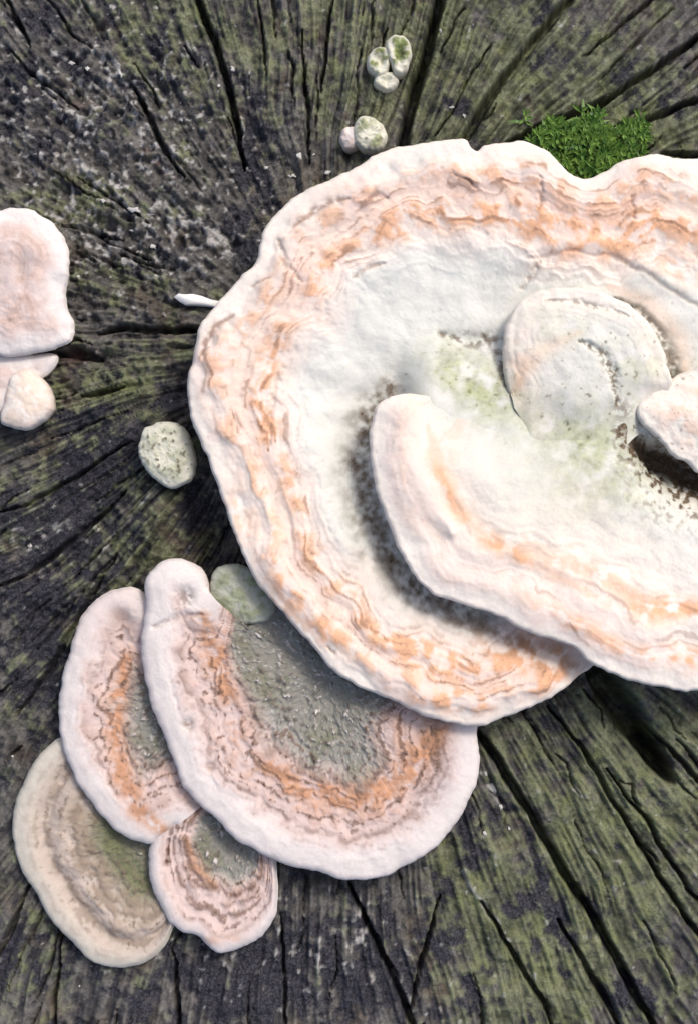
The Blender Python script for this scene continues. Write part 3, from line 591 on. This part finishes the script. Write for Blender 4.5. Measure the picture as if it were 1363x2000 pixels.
lobe("cap_lobe", side, [(-70, 700), (0, 690), (60, 690), (105, 690), (112, 705), (95, 728), (70, 745), (35, 775), (10, 800), (-60, 830), (-130, 790)], (0, 730), 44, sh_side, M_LOW, 260, 60, rim=12, th=24, seed=1010, att=.5)
lobe("cap_lobe", side, [(-70, 430), (-10, 408), (35, 403), (85, 420), (115, 450), (132, 490), (136, 528), (126, 562), (129, 600), (143, 630), (139, 662), (112, 678), (60, 690), (0, 694), (-100, 665), (-150, 560), (-120, 470)], (10, 555), 74, sh_side, M_LOW, 420, 90, rim=14, th=28, wob=3, seed=1020, att=.45)
def dome(hh, seed, orange=0., cool=.0, alg=.3, mott=.6, dip=0, ns=1.):
    def f_(x, y, d, t, s):
        n2 = fbm(x/26, y/26, seed, 3); n3 = fbm(x/10, y/10, seed+1, 3)
        h = hh*np.sqrt(np.clip(1-t**2, 0, 1)) - dip*np.exp(-(t/.42)**2) + ns*(2.6*n2 + 1.2*n3)
        return h, [Z(x)+orange*ss(-.5, .3, n2), mott*.7*ss(.25, .7, n3+.3*n2)*ss(.92, .75, t), Z(x)+cool, Z(x)+.1], [clip(alg*ss(-.4, .4, n2)*ss(.95, .7, t)), .5*mott*ss(.55, .9, n3), Z(x), Z(x)+1]
    return f_
lobe("knob", side, [(22, 735), (55, 722), (88, 745), (105, 782), (96, 815), (62, 836), (30, 838), (2, 822), (8, 780)], (54, 782), 52, dome(24, 1040, .22, 0, .10, .05, 0, .3), M_BIG, 150, 34, rim=9, th=30, seed=1050, att=.6)

def bud(label, parts, group=None):
    t = thing("fungus_bud", label, "fungus bud", group)
    for nm, out, cen, zr, shp_, mat, kw in parts: lobe(nm, t, out, cen, zr, shp_, mat, **{**dict(nseg=150, nr=36, rim=7, th=30, wob=3.6, att=.7), **kw})
    return t
bud("round mottled grey green fungus bud on a brown wood nub", [("cap", [(268, 870), (282, 836), (320, 822), (358, 833), (380, 870), (384, 905), (372, 938), (340, 953), (305, 940), (278, 910)], (326, 886), 70, dome(24, 1100, .0, .12, .35, 1.1, 5), M_BUD, dict(seed=1110))])
bud("grey domed fungus bud wedged between the largest lower bracket and the big fungus", [("cap", [(412, 1170), (410, 1130), (432, 1105), (470, 1102), (510, 1118), (540, 1160), (530, 1205), (480, 1222), (440, 1215), (420, 1198)], (472, 1162), 70, dome(24, 1150, .0, .75, .5, .35), M_BUD, dict(seed=1160))])
bud("fungus bud with green dome and pink side, touching the big fungus rim", [
    ("knob", [(664, 270), (668, 252), (685, 245), (704, 252), (708, 275), (695, 292), (674, 290)], (687, 270), 30, dome(18, 1200, .25, 0, .0, .45), M_LOW, dict(seed=1210, nseg=100, nr=24)),
    ("cap", [(690, 250), (702, 232), (722, 227), (744, 238), (756, 262), (750, 286), (730, 298), (706, 294), (692, 275)], (724, 264), 42, dome(22, 1220, .0, 0, .7, .7, 4), M_BUD, dict(seed=1230, nseg=130))])
bud("curled pale green fungus bud beside the widest crack", [
    ("cap_lobe", [(752, 88), (765, 72), (785, 69), (799, 84), (802, 112), (794, 138), (778, 146), (764, 128), (756, 108)], (780, 106), 38, dome(16, 1250, 0, 0, 1., .6, 20), M_BUD, dict(seed=1260, nseg=110, nr=26)),
    ("cap_lobe", [(718, 118), (724, 98), (742, 88), (760, 96), (764, 118), (756, 142), (738, 150), (722, 140)], (742, 119), 32, dome(16, 1270, 0, 0, 1., .6, 20), M_BUD, dict(seed=1280, nseg=110, nr=26)),
    ("cap_lobe", [(730, 150), (748, 138), (770, 140), (778, 156), (768, 174), (750, 178), (734, 168)], (754, 158), 26, dome(13, 1290, 0, 0, .3, .3, 8), M_BUD, dict(seed=1300, nseg=100, nr=24))])

# ------------------------------------------------------------------ moss tuft in the notch of the cap
mv, mf = [], []
def moss_shoot(px, py, z0, hh):
    base = np.array(U(np.array(px*1.), np.array(py*1.), z0, 1.0)); lean = np.array([random.gauss(0, .5), random.gauss(0, .5), 1.]); lean /= np.linalg.norm(lean)
    big_ = random.uniform(.7, 1.5)
    for q in range(9):
        f_ = .2+.8*q/8; p0 = base + lean*hh*S*f_; a = q*2.4+random.random(); ln = (24-10*f_)*S*random.uniform(.7, 1.4)*big_
        dr = np.array([math.cos(a), math.sin(a), .1+.8*f_]); dr /= np.linalg.norm(dr); sd_ = np.cross(dr, [0, 0, 1.]); sd_ /= np.linalg.norm(sd_)+1e-9
        i = len(mv); wl = 2.6*S*big_
        mv.extend([p0, p0+dr*ln*.45+sd_*wl, p0+dr*ln+np.array([0, 0, -.25*ln]), p0+dr*ln*.45-sd_*wl]); mf.append((i, i+1, i+2, i+3))
while len(mf) < 9*560:
    px, py = random.uniform(1010, 1300), random.uniform(220, 390)
    A_ = np.array
    v = float(blob(A_(px), A_(py), 1150, 312, 78, 46)) + .55*float(blob(A_(px), A_(py), 1232, 268, 30, 16)) + .5*float(blob(A_(px), A_(py), 1068, 270, 32, 14)) + .45*float(blob(A_(px), A_(py), 1140, 255, 24, 26))
    v += .55*float(fbm(A_(px/24), A_(py/24), 77, 2))
    if v < random.uniform(.3, .75): continue
    moss_shoot(px, py, -6, 6+44*min(1, max(.1, v))*random.uniform(.4, 1.1))
tag(mesh_obj("moss_cushion", mv, mf, M_MOSS, smooth=False), "bright green moss tuft growing in the notch of the big fungus rim", "moss")

# ------------------------------------------------------------------ loose pale flakes and slivers on the wood
def hz(px, py):                                            # height of the wood at a layout point
    i = int(np.argmin((gx-px)**2)); j = int(np.argmin((gy-py)**2)); return float(H[j*nx+i])
def flake_mesh(name, seed, mat, n=11, elong=1.):
    r = random.Random(seed); top = []; mid = []; low = []
    for q in range(n):
        a = 2*math.pi*q/n; rr = r.uniform(.45, 1.3); x_, y_ = rr*math.cos(a)*elong, rr*math.sin(a)
        low.append((x_, y_, -.5)); mid.append((x_*1.02, y_*1.02, .12+.1*r.random())); top.append((x_*.6, y_*.6, .38+.16*r.random()))
    vs = low+mid+top+[(0, 0, .46)]; fs = []
    for q in range(n):
        b = (q+1) % n; fs += [(q, b, n+b, n+q), (n+q, n+b, 2*n+b, 2*n+q), (2*n+q, 2*n+b, 3*n)]
    return mesh_obj(name, vs, fs, mat, smooth=True)
protos = []
spots = [(455, 132, 7, 60), (585, 306, 8, 80), (570, 340, 7, 10), (612, 302, 5, 0), (352, 196, 7, 30), (355, 232, 5, 0), (140, 122, 6, 20), (265, 412, 10, 15), (292, 416, 11, -10), (258, 448, 6, 0),
         (428, 165, 6, 60), (175, 138, 6, 40), (240, 150, 6, 70), (70, 150, 5, 0), (96, 272, 9, -20), (205, 395, 7, 20), (60, 1068, 7, 40), (965, 1540, 9, 60), (978, 1578, 7, 70), (948, 1512, 6, 60), (995, 1620, 5, 60),
         (945, 1625, 5, 60), (905, 225, 5, 60), (300, 482, 8, 15), (270, 490, 6, 0), (155, 540, 6, 40), (640, 338, 6, 0), (880, 215, 4, 0), (155, 1930, 5, 90), (80, 1310, 5, 0), (28, 1475, 4, 0), (520, 325, 5, 0), (860, 60, 4, 80)]
for i, (px, py, rr, rot) in enumerate(spots):
    if i < 5: o = flake_mesh("lichen_flake", 40+i, M_FLECK, elong=1.3+.2*(i % 3)); protos.append(o)
    else: o = protos[i % 5].copy(); C.objects.link(o)
    o.location = tuple(U(np.array(px*1.), np.array(py*1.), 0., 1.0)); o.location.z = (hz(px, py)+.1*rr)*S
    o.scale = (rr*S*.75, rr*S*.6, rr*S*.45); o.rotation_euler = (random.uniform(-.2, .2), random.uniform(-.2, .2), math.radians(-rot))
    if py > 1450 and px > 800: lb, gp = "tiny whitish flake on dark wood right beside the largest lower bracket", "pale flakes beside the largest lower bracket"
    elif py > 900: lb, gp = "tiny whitish flake on dark streaky wood near the lower brackets", "pale flakes on the dark streaky wood"
    elif px > 500: lb, gp = "tiny whitish flake on mossy wood close to the small fungus buds", "pale flakes near the small buds"
    elif py > 380: lb, gp = "whitish flake on rough wood beside the pinkish rounded bracket", "pale flakes by the pinkish bracket"
    else: lb, gp = "tiny whitish flake on the rough speckled dark wood", "pale flakes on the rough speckled wood"
    tag(o, lb, "flake", gp)
# the white sliver by the big cap
sp = [(342, 582), (351, 575), (362, 577), (378, 576), (396, 580), (414, 587), (440, 592), (440, 604), (414, 600), (396, 598), (378, 596), (364, 597), (352, 590)]
zb = hz(380, 590)
tv = [tuple(U(np.array(a*1.), np.array(b*1.), zb+26, 1.0)) for a, b in sp]; bv = [tuple(U(np.array(a*1.), np.array(b*1.), zb-6, 1.0)) for a, b in sp]
cv = tuple(U(np.array(384.), np.array(590.), zb+29, 1.0)); ns = len(sp)
fs = [(i, i+ns, (i+1) % ns+ns, (i+1) % ns) for i in range(ns)] + [((i+1) % ns, 2*ns, i) for i in range(ns)]
tag(mesh_obj("bark_sliver", tv+bv+[cv], fs, M_SPLINT), "thin white sliver poking out beside the big fungus rim", "sliver")

# ------------------------------------------------------------------ grass round the foot of the stump
gv, gf = [], []
for i in range(5000):
    a = random.uniform(0, 2*math.pi); r_ = .47 + abs(random.gauss(0, .5)); bx, by = cxw+r_*math.cos(a), cyw+r_*math.sin(a)
    hh = random.uniform(.05, .16); ln = random.uniform(0, .08); b = random.uniform(0, 6.28); c_, s_ = math.cos(b), math.sin(b); q = len(gv); wd = .0025
    gv += [(bx-s_*wd, by+c_*wd, -.325), (bx+s_*wd, by-c_*wd, -.325), (bx+c_*ln*.4+s_*wd*.8, by+s_*ln*.4-c_*wd*.8, -.325+hh*.6), (bx+c_*ln*.4-s_*wd*.8, by+s_*ln*.4+c_*wd*.8, -.325+hh*.6), (bx+c_*ln, by+s_*ln, -.325+hh)]
    gf += [(q, q+1, q+2, q+3), (q+3, q+2, q+4)]
tag(mesh_obj("grass", gv, gf, M_GRASS), "short grass around the foot of the stump", "grass", kind="stuff")
